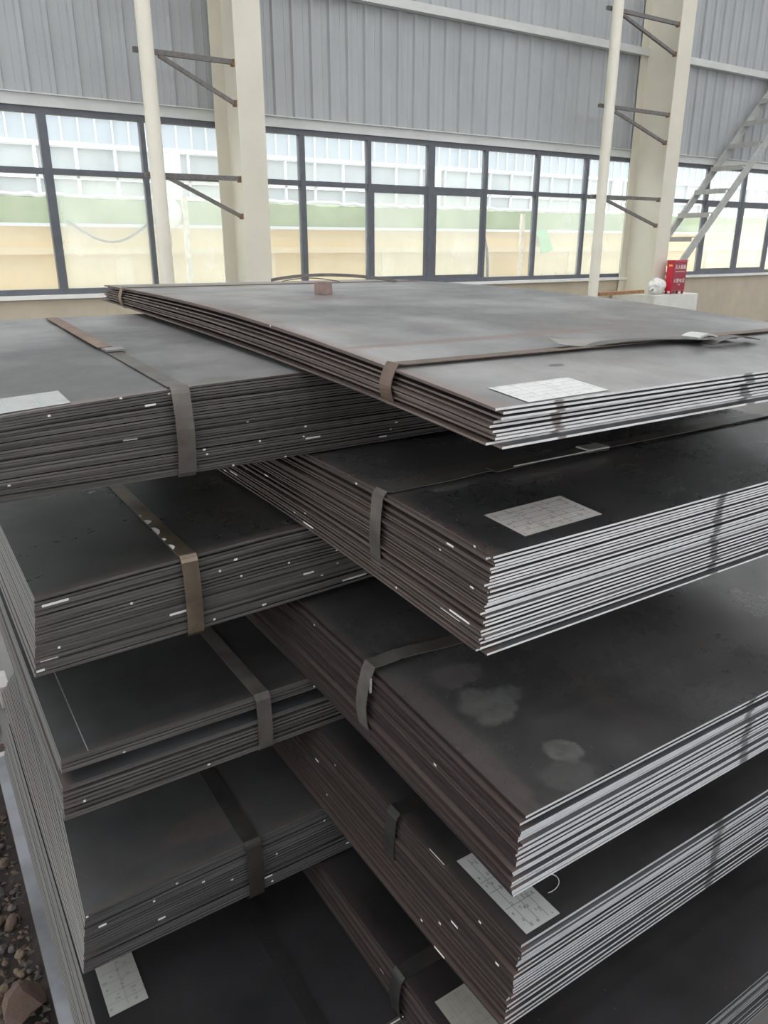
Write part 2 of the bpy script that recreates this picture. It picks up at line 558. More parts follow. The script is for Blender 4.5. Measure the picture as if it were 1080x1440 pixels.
# windows
ZB, ZT, ZM = H - 0.61, H + 1.60, H + 0.88
mull = [-5.1, -3.93, -2.76, -1.59, -0.42, 0.88, 2.05, 3.28, 4.45, 5.62, 6.79, 7.99, 9.16, 10.37, 11.62, 12.89, 14.1, 15.32, 16.62, 17.8, 19.0, 20.2, 21.4]
thick = {2.05: 0.105, 5.62: 0.085, 7.99: 0.13}
spans = [(-5.1, 4.45), (4.45, 12.89), (12.89, 21.4)]
filmed = {(2.05, 0), (3.28, 0), (6.79, 0), (7.99, 0), (-0.42, 0), (10.37, 0), (15.32, 0), (16.62, 0), (11.62, 0)}
sashes = {6.79, 7.99, 15.32, 16.62}
for wi, (a, b) in enumerate(spans):
    w = MB().box((a, YW - 0.02, ZB), (b, YW + 0.09, ZB + 0.07)).box((a, YW - 0.02, ZT - 0.07), (b, YW + 0.09, ZT)).build('window_%d' % (wi + 1), M['frame'])
    tag(w, kind='structure')
    xs = [m for m in mull if a <= m <= b]
    for m_ in xs:
        t = thick.get(m_, 0.062)
        MB().box((m_ - t / 2, YW - 0.02, ZB + 0.07), (m_ + t / 2, YW + 0.08, ZT - 0.07)).build('mullion', M['frame'], w)
    for m0, m1 in zip(xs, xs[1:]):
        t0, t1 = thick.get(m0, 0.062) / 2, thick.get(m1, 0.062) / 2
        MB().box((m0 + t0, YW - 0.01, ZM - 0.035), (m1 - t1, YW + 0.075, ZM + 0.035)).build('transom', M['frame'], w)
        MB().box((m0 + t0, YW + 0.03, ZM + 0.035), (m1 - t1, YW + 0.036, ZT - 0.07)).build('window_pane', M['glass'], w)
        MB().box((m0 + t0, YW + 0.03, ZB + 0.07), (m1 - t1, YW + 0.036, ZM - 0.035)).build('window_pane', M['glass_film' if (m0, 0) in filmed else 'glass'], w)
        if m0 in sashes:
            x0, x1, z0, z1 = m0 + t0, m1 - t1, ZB + 0.07, ZM - 0.035
            s = 0.055
            MB().box((x0, YW - 0.015, z0), (x0 + s, YW + 0.025, z1)).box((x1 - s, YW - 0.015, z0), (x1, YW + 0.025, z1)) \
                .box((x0 + s, YW - 0.015, z0), (x1 - s, YW + 0.025, z0 + s)).box((x0 + s, YW - 0.015, z1 - s), (x1 - s, YW + 0.025, z1)) \
                .build('sash_frame', M['frame'], w)


# ------------------------------------------------------------------ columns with pipe brackets, pipes
def column(x0, x1, levels, label, px, py, base_z):
    y0, y1 = 10.1, 10.93
    o = empty('steel_column', (x0, y0, base_z), label, 'column', )
    w = x1 - x0
    h = ROOF - 0.66 - base_z
    d = y1 - y0
    MB().box((0, 0, 0), (w, 0.022, h)).build('flange', M['cream'], o)
    MB().box((0, d - 0.022, 0), (w, d, h)).build('flange', M['cream'], o)
    MB().box((w / 2 - 0.009, 0.022, 0), (w / 2 + 0.009, d - 0.022, h)).build('web', M['cream'], o)
    MB().box((-0.09, -0.05, 0), (w + 0.09, d, 0.03)).build('base_plate', M['cream'], o)
    for z in levels:
        zz = z + H - base_z
        yy = py - y0
        pxl = px - x0
        ba = MB().bar((pxl - 0.12, yy + 0.125, zz), (0.0, yy + 0.125, zz), 0.05, 0.055).build('bracket_arm', M['bracket'], o)
        bb = MB().bar((pxl + 0.18, yy + 0.125, zz - 0.03), (0.0, yy + 0.125, zz - 0.47), 0.045, 0.045).build('bracket_brace', M['bracket'], o)
        MB().box((-0.022, yy + 0.085, zz - 0.045), (0.02, yy + 0.165, zz + 0.03)).build('weld_plate', M['rustplate'], ba)
        MB().box((-0.022, yy + 0.085, zz - 0.50), (0.02, yy + 0.165, zz - 0.43)).build('weld_plate', M['rustplate'], bb)
    return o


def pipe(x, y, label, ring, z0=0.0):
    o = empty('drain_pipe', (x, y, z0), label, 'pipe')
    MB().tube([(0, 0, 0), (0, 0, ROOF - 0.1 - z0)], 0.09, 18).build('pipe_shaft', M['pipe'], o, smooth=True)
    for r in ring:
        MB().tube([(0, 0, r + H - z0 - 0.1), (0, 0, r + H - z0 + 0.05)], 0.097, 18).build('pipe_collar', M['pipe'], o, smooth=True)
    return o


column(4.27, 4.64, (0.83, 2.18, 3.6), 'cream steel column between the windows, nearest to the plates, rusty brackets on its side', 3.14, 10.05, 0.0)
column(12.70, 13.08, (0.82, 2.25, 3.68), 'cream steel column standing on the concrete plinth beside the red box', 11.0, 10.03, H - 0.90)
pipe(3.14, 10.05, 'cream drain pipe held by brackets off the column nearest the plates', (0.08,))
pipe(11.0, 10.03, 'cream drain pipe held by brackets off the column beside the red box', (-0.02,))

pl = MB().box((12.46, 9.8, 0), (13.78, 10.85, H - 0.902)).build('concrete_plinth', M['plinth'], bevel=0.012)
tag(pl, 'pale concrete plinth under the column and the red box', 'plinth')

# wood offcut resting against the plinth and pipe
sp_ = empty('wood_batten', (11.28, 10.14, H - 0.86), 'brown wooden batten lying across pipe bracket and plinth by the white bag', 'wood')
MB().bar((0, 0, 0), (1.08, -0.13, 0.02), 0.08, 0.06).build('batten', M['wood'], sp_, bevel=0.006)
MB().bar((0.35, -0.03, -0.89), (0.35, -0.03, -0.03), 0.05, 0.05).build('prop', M['wood'], sp_)

# ------------------------------------------------------------------ stair
st = empty('steel_stair', (13.2, 10.02, H - 0.90), 'grey steel stair with open treads climbing behind the red box', 'stair')
ZS = H - 0.90


def sx(z):          # x along the flight at height z above the camera level
    return 14.23 + (z - 0.57) / 1.03


for yy, nm in ((10.03, 'stringer'), (10.80, 'stringer')):
    z0, z1 = -0.42, 5.6
    MB().bar((sx(z0) - 13.2 + 0.06, yy - 10.02, z0 + H - ZS), (sx(z1) - 13.2 + 0.06, yy - 10.02, z1 + H - ZS), 0.045, 0.14).build(nm, M['stair'], st)
    MB().box((sx(z0) - 13.2 + 0.0, yy - 10.045, 0), (sx(z0) - 13.2 + 0.09, yy - 9.995, z0 + H - ZS + 0.02)).build('stair_foot', M['stair'], st)
k = -1
for k in range(-1, 11):
    z = 0.15 + 0.457 * k
    cx = sx(z) - 13.2
    MB().box((cx - 0.14, 0.035, z + H - ZS - 0.006), (cx + 0.10, 0.755, z + H - ZS + 0.012)).box((cx - 0.14, 0.035, z + H - ZS - 0.08), (cx - 0.12, 0.755, z + H - ZS - 0.006)).build('tread', M['stair'], st)

# ------------------------------------------------------------------ fire extinguisher box, bag
FB = (12.96, 9.83, H - 0.90)
fb = empty('fire_extinguisher_box', FB, 'red metal fire extinguisher box with white lettering standing on the plinth', 'fire box')
MB().box((0, 0, 0.06), (0.39, 0.155, 0.61), 0).build('body', M['red'], fb)
MB().box((0.004, -0.006, 0.075), (0.386, -0.0005, 0.6)).build('door', M['red_shaded'], fb)
MB().box((-0.012, -0.016, 0.611), (0.402, 0.16, 0.63)).build('lid', M['red'], fb)
for px in (0.01, 0.35):
    for py in (0.005, 0.12):
        MB().box((px, py, 0), (px + 0.03, py + 0.03, 0.06)).build('leg', M['red_shaded'], fb)


def lettering(body, size, loc, rot, mat, parent, name='lettering'):
    cu = bpy.data.curves.new(name, 'FONT')
    cu.body = body
    cu.size = size
    cu.align_x = 'CENTER'
    cu.align_y = 'CENTER'
    cu.extrude = 0.0006
    tmp = bpy.data.objects.new(name, cu)
    COL.objects.link(tmp)
    dg = bpy.context.evaluated_depsgraph_get()
    me = bpy.data.meshes.new_from_object(tmp.evaluated_get(dg))
    bpy.data.objects.remove(tmp)
    bpy.data.curves.remove(cu)
    me.materials.clear()
    me.materials.append(mat)
    o = link(name, me, parent, loc)
    o.rotation_euler = rot
    return o


RF = (math.pi / 2, 0, 0)
lettering('灭火器箱', 0.085, (0.195, -0.0075, 0.50), RF, M['white_print'], fb)
lettering('FIRE EXTINGUISHER BOX', 0.026, (0.195, -0.0075, 0.42), RF, M['white_print'], fb)
lettering('火警电话', 0.085, (0.195, -0.0075, 0.245), RF, M['white_print'], fb)
lettering('119', 0.05, (0.195, -0.0075, 0.175), RF, M['white_print'], fb)
MB().box((-0.003, 0.03, 0.515), (-0.0002, 0.11, 0.55)).build('sticker', M['yellow_print'], fb)

bg_r = random.Random(5)
bm = bmesh.new()
bmesh.ops.create_icosphere(bm, subdivisions=4, radius=1)
for v in bm.verts:
    p = v.co
    w = 1 + 0.10 * math.sin(5 * p.x + 3 * p.z) * math.cos(4 * p.y) + 0.05 * math.sin(13 * p.x + 7 * p.y + 9 * p.z)
    p *= w
    p.x = p.x * 0.2 - 0.05 * max(0, -p.z)
    p.y *= 0.13
    p.z = p.z * (0.155 + 0.03 * p.x) + 0.14
    if p.z < 0.0:
        p.z = 0.0
me = bpy.data.meshes.new('woven_bag')
bm.to_mesh(me)
bm.free()
me.materials.append(M['bag'])
me.polygons.foreach_set('use_smooth', [True] * len(me.polygons))
bag = link('woven_bag', me, None, (12.70, 9.97, H - 0.90))
tag(bag, 'crumpled white woven bag slumped beside the red box', 'bag')
tw = [(-0.20 - 0.02 * i + 0.01 * math.sin(i * 2), -0.09 + 0.015 * math.cos(i), 0.085 + 0.01 * i) for i in range(5)]
MB().tube(tw, [0.045, 0.03, 0.022, 0.035, 0.055], 10).build('bag_neck', M['bag'], bag, smooth=True)

# ------------------------------------------------------------------ outside the windows
YY = 16.0
yw = MB().box((-20, YY, -0.02), (45, YY + 0.25, H + 0.33)).build('boundary_wall', M['yellow_wall'])
tag(yw, 'ochre boundary wall with a ledge outside the windows', 'wall')
MB().box((-20, YY - 0.10, H - 0.16), (45, YY - 0.0, H - 0.04)).build('ledge', M['ledge'], yw)
MB().box((-20, YY - 0.08, H + 0.33), (45, YY + 0.3, H + 0.39)).build('coping', M['out_frame'], yw)
for i in range(-6, 16):
    x = 7.1 + i * 3.1
    MB().box((x, YY - 0.05, -0.02), (x + 0.32, YY - 0.0, H - 0.16)).build('pilaster', M['ledge'], yw)

# green tarpaulin over goods behind the boundary wall
rr = random.Random(11)
mb = MB()
n = 130
rows = [(0.35, H + 0.30), (0.33, H + 0.6), (0.36, H + 0.84), (0.6, H + 0.9), (1.3, H + 0.9), (1.35, 0)]
vs = []
for i in range(n + 1):
    x = -8 + i * 0.3
    for (yy, zz) in rows:
        dz = 0 if zz in (0,) else rr.uniform(-0.03, 0.03)
        vs.append((x, YY + yy + rr.uniform(-0.03, 0.03), zz + dz))
m_ = len(rows)
mb.add(vs, [(i * m_ + k, (i + 1) * m_ + k, (i + 1) * m_ + k + 1, i * m_ + k + 1) for i in range(n) for k in range(m_ - 1)])
tp = mb.build('tarpaulin_cover', M['tarp'], smooth=True)
tag(tp, 'green tarpaulin stretched over goods behind the ochre wall', 'tarpaulin')
pts = [(-8 + i * 0.15, YY + 0.40 + rr.uniform(-0.02, 0.02), H + 0.89 + rr.uniform(-0.02, 0.035)) for i in range(260)]
MB().tube(pts, 0.045, 6).build('white_hem', M['tarp_edge'], tp, smooth=True)

ps = empty('weathered_post', (14.27, 15.6, -0.02), 'pale weathered post standing outside the window before the ochre wall', 'post')
MB().box((-0.05, -0.04, 0), (0.05, 0.04, H + 0.78)).build('post_shaft', M['post'], ps)
MB().bar((-0.06, 0.0, H + 0.5), (0.06, 0.0, H + 0.5), 0.09, 0.05).build('post_band', M['post'], ps)
ps2 = empty('weathered_post', (5.35, 15.6, -0.02), 'pale post wrapped in torn plastic outside the window right of the near column', 'post')
MB().box((-0.05, -0.04, 0), (0.05, 0.04, H + 0.95)).build('post_shaft', M['post'], ps2)
mb = MB().tube([(-0.2 + 0.03 * math.sin(3 * i), 0.1, H + 0.35 + 0.1 * i) for i in range(6)], [0.06, 0.14, 0.18, 0.16, 0.15, 0.05], 9)
mb.build('torn_plastic', M['tarp_edge'], ps2, smooth=True)
hs = [(12.95, 15.7, H + 0.35), (13.1, 15.7, H + 0.2), (13.2, 15.7, H - 0.1), (13.25, 15.7, H - 0.5), (13.28, 15.7, -0.01)]
ho = MB().tube(hs, 0.035, 8).build('drain_hose', M['rubber'], smooth=True)
tag(ho, 'dark bent hose hanging down the ochre wall beside the pale post', 'hose')
cb = [(3.2 + 1.5 * t / 12, 15.875, H + 0.42 - 0.36 * math.sin(math.pi * t / 12)) for t in range(13)]
co = MB().tube(cb, 0.022, 7).build('slack_cable', M['rubber'], smooth=True)
MB().box((3.18, 15.85, H + 0.34), (3.22, 15.921, H + 0.44)).box((4.68, 15.85, H + 0.34), (4.72, 15.921, H + 0.44)).build('cable_clip', M['rubber'], co)
tag(co, 'slack grey cable sagging along the ochre wall outside the first window', 'cable')
mb = MB()
cl = [(15.05, H + 0.33), (15.45, H + 0.33), (15.6, H + 0.1), (15.72, H - 0.12), (15.3, H - 0.22), (15.2, H + 0.05)]
vs = [(x, 15.885, z) for x, z in cl] + [(x, 15.915, z) for x, z in cl]
mb.add(vs, [tuple(range(6)), tuple(range(11, 5, -1))] + [(i, (i + 1) % 6, 6 + (i + 1) % 6, 6 + i) for i in range(6)])
mb.box((15.05, 15.885, H + 0.33), (15.45, 15.915, H + 0.405)).box((15.05, 15.915, H + 0.392), (15.45, 16.2, H + 0.405))
gc = mb.build('hanging_cloth', M['green_cloth'])
tag(gc, 'bright green cloth hanging over the top of the ochre wall', 'cloth')

# far factory building
fbk = empty('factory_building', (10, 22, -0.02), 'pale factory building with ribbed siding and long white-framed window band outside', 'building')
o0 = Vector((10, 22, -0.02))


def fb_box(a, b, mat, name):
    MB().box(tuple(Vector(a) - o0), tuple(Vector(b) - o0)).build(name, mat, fbk)


fb_box((-22, 22, H + 2.42), (58, 22.3, H + 5.2), M['out_siding'], 'upper_siding')
fb_box((-22, 22, -0.02), (58, 22.3, H + 0.2), M['out_siding'], 'lower_wall')
fb_box((-22, 21.95, H + 2.36), (58, 22.25, H + 2.46), M['out_frame'], 'head_trim')
fb_box((-22, 21.98, H + 1.62), (58, 22.1, H + 1.69), M['out_frame'], 'window_rail')
rib = MB().box((0, 0, 0), (0.035, 0.05, 2.7)).mesh('siding_rib', M['out_rib'])
x = -6.0
while x < 56:
    link('siding_rib', rib, fbk, (x - 10, -0.05, H + 2.48))
    x += 0.42
mul = MB().box((0, 0, 0), (0.06, 0.1, 2.2)).mesh('window_mullion', M['out_frame'])
x = -6.0
i = 0
while x < 56:
    link('window_mullion', mul, fbk, (x - 10, -0.02, H + 0.2))
    MB().box((x + 0.09 - 10, 0.06, H + 0.2), (x + 0.98 - 10, 0.09, H + 1.62)).build('window_pane', M['out_glass'], fbk)
    MB().box((x + 0.09 - 10, 0.06, H + 1.70), (x + 0.98 - 10, 0.09, H + 2.36)).build('window_pane', M['out_glass'], fbk)
    if i % 9 == 4:
        MB().box((x + 0.3 - 10, -0.1, H + 0.2), (x + 0.75 - 10, 0.04, H + 2.36)).build('white_pier', M['out_frame'], fbk)
    x += 0.98
    i += 1

# ================================================================== STEEL PLATE BUNDLES
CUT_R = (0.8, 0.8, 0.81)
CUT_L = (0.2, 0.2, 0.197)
edgeR = mill_edge('mill_edge_long', 1)
edgeR1 = mill_edge('mill_edge_uppermost', 1, (0.13, 0.105, 0.095), 0.97)  # lighter base paints in the light reflected along this edge
edgeRd = mill_edge('mill_edge_dark', 1, (0.03, 0.0235, 0.0235), 0.985)  # edge colour darkened in place of the dimmer light lower down
edgeRe = mill_edge('mill_edge_darkest', 1, (0.027, 0.022, 0.0215), 0.93)  # likewise darkened: shade low in the pile put into the colour
edgeL = mill_edge('mill_edge_wide', 0, (0.105, 0.096, 0.092), 0.86)


def bundle(kind, label, X0, X1, Y0, Y1, n, top, bot, mats, seed, drift=0.0, jit=0.0035, skips=None, tight=None, last=0.0, recess=(), skew=0.0, wild=1.0):
    """n plates between the surfaces top(x,y) and bot(x,y), both heights relative to the camera"""
    rd = random.Random(seed)
    zc = bot((X0 + X1) / 2, (Y0 + Y1) / 2) + H
    o = empty('steel_plate_bundle', (X0, Y0, zc), label, 'steel plates', None)
    w = [1.0 + rd.uniform(-0.25, 0.25) * wild for _ in range(n - 1)]
    for i in range(n - 1):
        if rd.random() < 0.2:
            w[i] *= 1 - 0.28 * wild
        if rd.random() < 0.14:
            w[i] *= 1 + 0.45 * wild
    if skips:
        for i, f in skips.items():
            w[i] = f
    tot = sum(w)
    cum = [0.0]
    for q in w:
        cum.append(cum[-1] + q / tot)
    mean_h = top(X0, Y0) - bot(X0, Y0)
    th = (0.64 if kind == 'R' else 0.86) * mean_h / n
    nx, ny = (8, 22) if kind == 'R' else (22, 8)
    for k in range(n):
        t = cum[k]
        dx, dy = rd.gauss(0, jit * (1 if kind == 'R' else 0.12)) + drift * t, rd.gauss(0, jit)
        if rd.random() < 0.1:
            dx += rd.choice((-1, 1)) * jit * (1.6 if kind == 'R' else 0.6)
        slant = drift / n if kind == 'L' else 0.0
        if k == n - 1:
            dx, dy = dx + last * 0.6, dy - last
        if k == n - 2 and last:
            dx -= last
        if k in recess:
            dy += 0.05
            dx += 0.004
        wv = rd.uniform(0, 6.28)
        amp = 0.0004
        vs = []
        for lay in (0, 1):
            for i in range(nx + 1):
                for j in range(ny + 1):
                    x = (X1 - X0) * i / nx
                    y = (Y1 - Y0) * j / ny
                    gx, gy = X0 + x, Y0 + y
                    zt, zb = top(gx, gy), bot(gx, gy) + th
                    z = zt + (zb - zt) * t + (amp * math.sin(wv + 2.2 * (gx + gy) * 2) if 0 < k < n - 1 else 0)
                    vs.append((x + dx + skew * (1 - t) * y + (slant if lay and i == 0 else 0), y + dy, z + H - zc - lay * th))
        mb = MB()
        N = (nx + 1) * (ny + 1)

        def ix(i, j, l):
            return l * N + i * (ny + 1) + j
        mb.add(vs, [])
        F, MI = [], []
        for i in range(nx):
            for j in range(ny):
                F.append((ix(i, j, 0), ix(i + 1, j, 0), ix(i + 1, j + 1, 0), ix(i, j + 1, 0)))
                F.append((ix(i, j, 1), ix(i, j + 1, 1), ix(i + 1, j + 1, 1), ix(i + 1, j, 1)))
                MI += [0, 0]
        ea, eb = (1, 2) if kind == 'R' else (2, 1)      # material of the y-facing and the x-facing edges
        for i in range(nx):
            F.append((ix(i, 0, 0), ix(i, 0, 1), ix(i + 1, 0, 1), ix(i + 1, 0, 0)))
            F.append((ix(i, ny, 0), ix(i + 1, ny, 0), ix(i + 1, ny, 1), ix(i, ny, 1)))
            MI += [ea, ea]
        for j in range(ny):
            F.append((ix(0, j, 0), ix(0, j + 1, 0), ix(0, j + 1, 1), ix(0, j, 1)))
            F.append((ix(nx, j, 0), ix(nx, j, 1), ix(nx, j + 1, 1), ix(nx, j + 1, 0)))
            MI += [eb, eb]
        mb.f, mb.m = F, MI
        mm = list(mats)
        if k > 0:
            mm[0] = M['inner_plate']
        mb.build('steel_plate', mm, o)
    return o, zc


M['inner_plate'] = steel_top('inner_plate_scale', 0, rust=0.4)


def strap(o, zc, kind, X0, X1, Y0, Y1, pos, top, bot, mat, w=0.031, lift=0.0015, bulge=0.006, name='strap', rise=None):
    """steel band round the bundle at x = pos (L) or y = pos (R)"""
    pts = []
    f = (lambda s: (s, pos)) if kind == 'R' else (lambda s: (pos, s))
    a, b = (X0, X1) if kind == 'R' else (Y0, Y1)
    rise = rise or (lambda s: 0.0)
    zt, zb = top(*f(a)), bot(*f(a))

    def P(s, z):
        p = f(s)
        return (p[0] - X0, p[1] - Y0, z + H - zc)
    e = 0.011
    pts.append(P(a - e * 0.4, zb - 0.002))
    for i in range(8):
        q = i / 7
        pts.append(P(a - e - bulge * math.sin(math.pi * q), zb + 0.006 + (zt - zb - 0.014) * q))
    pts.append(P(a - e * 0.75, zt - 0.002))
    pts.append(P(a - e * 0.2, zt + lift + 0.0025 + rise(a)))
    for i in range(25):
        s = a + 0.012 + (b - a - 0.024) * i / 24
        pts.append(P(s, top(*f(s)) + lift + rise(s)))
    pts.append(P(b + 0.008, top(*f(b)) - 0.004))
    pts.append(P(b + 0.009, bot(*f(b)) + 0.004))
    return MB().ribbon(pts, (0, 1, 0) if kind == 'R' else (1, 0, 0), w, 0.0014).build(name, mat, o)


def paper(o, zc, X0, Y0, corner, ang, w, h, top, mat, name='paper_tag', lift=0.0012):
    """paper tag with its corner at world (x, y), turned by ang"""
    ca, sa = math.cos(ang), math.sin(ang)
    mb = MB()
    vs = []
    n = 6
    z00 = top(*corner)
    for lay in (0, 1):
        for i in range(n + 1):
            for j in range(n + 1):
                u, v = w * i / n, h * j / n
                gx, gy = corner[0] + u * ca - v * sa, corner[1] + u * sa + v * ca
                vs.append((u, v, top(gx, gy) - z00 + lift - lay * 0.0006))
    N = (n + 1) ** 2
    fs = [(i * (n + 1) + j, (i + 1) * (n + 1) + j, (i + 1) * (n + 1) + j + 1, i * (n + 1) + j + 1) for i in range(n) for j in range(n)]
    fs += [tuple(N + q for q in reversed(f)) for f in fs]
    mb.add(vs, fs)
    p = mb.build(name, mat, o, (corner[0] - X0, corner[1] - Y0, z00 + H - zc))
    p.rotation_euler = (0, 0, ang)
    return p


def flat(tab):
    return lambda x, y: smooth_tab(tab, y)


dust = (0.16, 0.155, 0.15)
pale = (0.2, 0.2, 0.2)
RUST = (0.17, 0.085, 0.06)

# ---- R1
R1 = dict(X0=0.668, X1=1.86, Y0=0.752, Y1=2.83)
r1t = [(0.6, -0.2185), (0.75, -0.204), (1.01, -0.182), (1.41, -0.155), (1.8, -0.139), (2.3, -0.130), (2.83, -0.131), (3.0, -0.131)]
r1b = [(0.6, -0.270), (0.76, -0.257), (1.02, -0.240), (1.42, -0.222), (1.82, -0.208), (2.42, -0.195), (2.83, -0.185), (3.0, -0.183)]
t1 = lambda x, y: smooth_tab(r1t, y) - 0.004 * max(0, x - 0.668)
b1 = lambda x, y: smooth_tab(r1b, y)
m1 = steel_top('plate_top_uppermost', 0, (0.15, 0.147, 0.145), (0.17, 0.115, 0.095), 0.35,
               stains=[(0.35, 0.42, 0.5, 0.022, RUST, 0.55), (0.42, 1.15, 0.22, 0.03, RUST, 0.45), (0.7, 1.5, 0.3, 0.05, (0.14, 0.1, 0.09), 0.5),
                       (0.5, 1.85, 0.5, 0.1, (0.16, 0.11, 0.09), 0.6), (0.27, 0.17, 0.02, 0.012, (0.02, 0.02, 0.02), 0.8), (0.1, 0.08, 0.008, 0.008, (0.02, 0.02, 0.02), 0.8)],
               rough=(0.3, 0.48))
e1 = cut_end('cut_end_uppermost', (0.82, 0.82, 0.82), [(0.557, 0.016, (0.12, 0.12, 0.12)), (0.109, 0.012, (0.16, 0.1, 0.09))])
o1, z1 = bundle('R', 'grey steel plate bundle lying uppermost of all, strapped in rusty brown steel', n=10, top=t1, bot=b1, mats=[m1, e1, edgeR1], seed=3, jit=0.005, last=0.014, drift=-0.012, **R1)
s1 = strap(o1, z1, 'R', pos=1.01, top=t1, bot=b1, mat=M['strap_rust'], w=0.034, lift=0.0045, **R1)
strap(o1, z1, 'R', pos=2.60, top=t1, bot=b1, mat=M['strap_brown'], w=0.034, **R1)
# doubled loose tail of the front strap with its seal
tl = []
for i in range(15):
    q = i / 14
    x = 1.07 + 0.42 * q
    zz = 0.0035 + 0.008 * math.sin(math.pi * min(1, q * 1.25)) * (1 if q < 0.8 else 1)
    tl.append((x - R1['X0'], 1.0 - R1['Y0'] - 0.05 * q + 0.02, t1(x, 1.0) + zz + H - z1))
MB().ribbon(tl, (0, 1, 0), 0.034, 0.0014).build('strap_tail', M['strap_grey'], s1)
tl = [(1.035 + 0.125 * i / 7 - R1['X0'], 1.03 - R1['Y0'] - 0.006 * i / 7, t1(1.05 + 0.1 * i / 7, 1.02) + 0.006 + 0.010 * (1 - i / 7) ** 2 + H - z1) for i in range(8)]
MB().ribbon(tl, (0.1, 1, 0.25), 0.036, 0.0014).build('strap_end', M['dull_seal'], s1)
sl = [(1.335 - R1['X0'] + 0.06 * i / 4, 0.955 - R1['Y0'], t1(1.35, 0.95) + 0.018 + 0.006 * math.sin(math.pi * i / 4) + H - z1) for i in range(5)]
MB().ribbon(sl, (0.1, 1, 0), 0.044, 0.004).build('strap_seal', M['seal'], s1)
tl = [(1.36 + 0.16 * i / 7 - R1['X0'], 0.935 - R1['Y0'], t1(1.4, 0.95) + 0.006 + 0.010 * math.sin(math.pi * i / 7) + H - z1) for i in range(8)]
MB().ribbon(tl, (0.1, 1, 0), 0.032, 0.0014).build('strap_tail', M['strap_grey'], s1)
pm1 = paper_mat('tag_print_uppermost', 0.168, 0.096, (0.25, 0.55), (0.2, 0.36, 0.52, 0.68, 0.84), (0.6, 0.6, 0.59), 0.45)
paper(o1, z1, R1['X0'], R1['Y0'], (0.722, 0.744 + 0.012), 0.03, 0.166, 0.084, t1, pm1)

# ---- L1
L1 = dict(X0=0.085, X1=2.08, Y0=1.313, Y1=2.47)
def t2(x, y):
    f = max(0.0, min(1.0, (2.47 - y) / 1.157))
    droop = lerp_tab([(0.0, -0.036), (0.13, -0.024), (0.42, -0.007), (0.7, 0), (2.2, 0)], x)
    return -0.199 - 0.031 * f - 0.004 * (1 - f) + droop * f
b2 = lambda x, y: -0.396 + 0.006 * (y - 1.313) / 1.157 + 0.008 * max(0, x - 0.4)
m2 = steel_top('plate_top_second', 1, (0.125, 0.125, 0.123), (0.15, 0.115, 0.1), 0.3, rough=(0.32, 0.5))
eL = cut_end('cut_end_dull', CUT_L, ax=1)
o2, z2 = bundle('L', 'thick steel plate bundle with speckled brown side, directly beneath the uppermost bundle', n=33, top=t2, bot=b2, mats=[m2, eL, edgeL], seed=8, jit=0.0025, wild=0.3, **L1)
s2 = strap(o2, z2, 'L', pos=0.412, top=t2, bot=b2, mat=M['strap_mid'], w=0.033, bulge=0.009, **L1)
sl = [(0.412 - L1['X0'] + 0.004, 1.74 - L1['Y0'] + 0.05 * i / 3, t2(0.4, 1.75) + 0.006 + H - z2) for i in range(4)]
MB().ribbon(sl, (1, 0, 0), 0.042, 0.004).build('strap_seal', M['dull_seal'], s2)
tl = [(0.405 - L1['X0'], 1.80 - L1['Y0'] + 0.62 * i / 6, t2(0.4, 1.8 + 0.62 * i / 6) + 0.006 + H - z2) for i in range(7)]
MB().ribbon(tl, (1, 0, 0), 0.032, 0.0014).build('strap_tail', M['strap_brown'], s2)
pm2 = paper_mat('tag_print_second', 0.17, 0.11, (0.3, 0.6), (0.2, 0.4, 0.6, 0.8), (0.4, 0.41, 0.4), 0.25)
paper(o2, z2, L1['X0'], L1['Y0'], (0.088, 1.325), 0.0, 0.145, 0.105, t2, pm2)

# ---- R2
R2 = dict(X0=0.669, X1=1.80, Y0=0.754, Y1=2.78)
t3 = flat([(0.6, -0.430), (0.75, -0.418), (0.92, -0.406), (1.04, -0.400), (1.31, -0.398), (2.9, -0.392)])
b3 = flat([(0.6, -0.582), (0.77, -0.573), (1.04, -0.560), (1.33, -0.549), (2.9, -0.545)])
m3 = steel_top('plate_top_third', 0, (0.037, 0.037, 0.038), (0.07, 0.055, 0.048), 0.55,
               stains=[(0.2, 0.33, 0.3, 0.03, (0.1, 0.085, 0.075), 0.6), (0.12, 0.25, 0.06, 0.012, dust, 0.7), (0.31, 0.2, 0.03, 0.008, dust, 0.7), (0.42, 0.22, 0.25, 0.06, (0.075, 0.06, 0.055), 0.5), (0.25, 0.12, 0.02, 0.006, dust, 0.6)], rough=(0.2, 0.4))
e3 = cut_end('cut_end_third', CUT_R, [(0.536, 0.014, (0.1, 0.1, 0.105))])
o3, z3 = bundle('R', 'thick bright-ended plate bundle, second of its kind from the top, tag at its corner', n=29, top=t3, bot=b3, mats=[m3, e3, edgeR], seed=21, jit=0.003, drift=-0.016, last=0.010, **R2)
s3 = strap(o3, z3, 'R', pos=1.045, top=t3, bot=b3, mat=M['strap_mid'], w=0.034, rise=lambda s: 0.004 if s > 0.85 else 0.001, **R2)
tl = [(0.90 + 0.30 * i / 8 - R2['X0'], 1.03 - R2['Y0'], t3(1, 1.03) + 0.007 + 0.004 * math.sin(math.pi * i / 8) + H - z3) for i in range(9)]
MB().ribbon(tl, (0, 1, 0), 0.032, 0.0016).build('strap_tail', M['strap_grey'], s3)
MB().ribbon([(1.14 - R2['X0'], 1.03 - R2['Y0'], t3(1, 1.03) + 0.014 + H - z3), (1.20 - R2['X0'], 1.03 - R2['Y0'], t3(1, 1.03) + 0.013 + H - z3)], (0, 1, 0), 0.036, 0.003).build('strap_seal', M['seal'], s3)
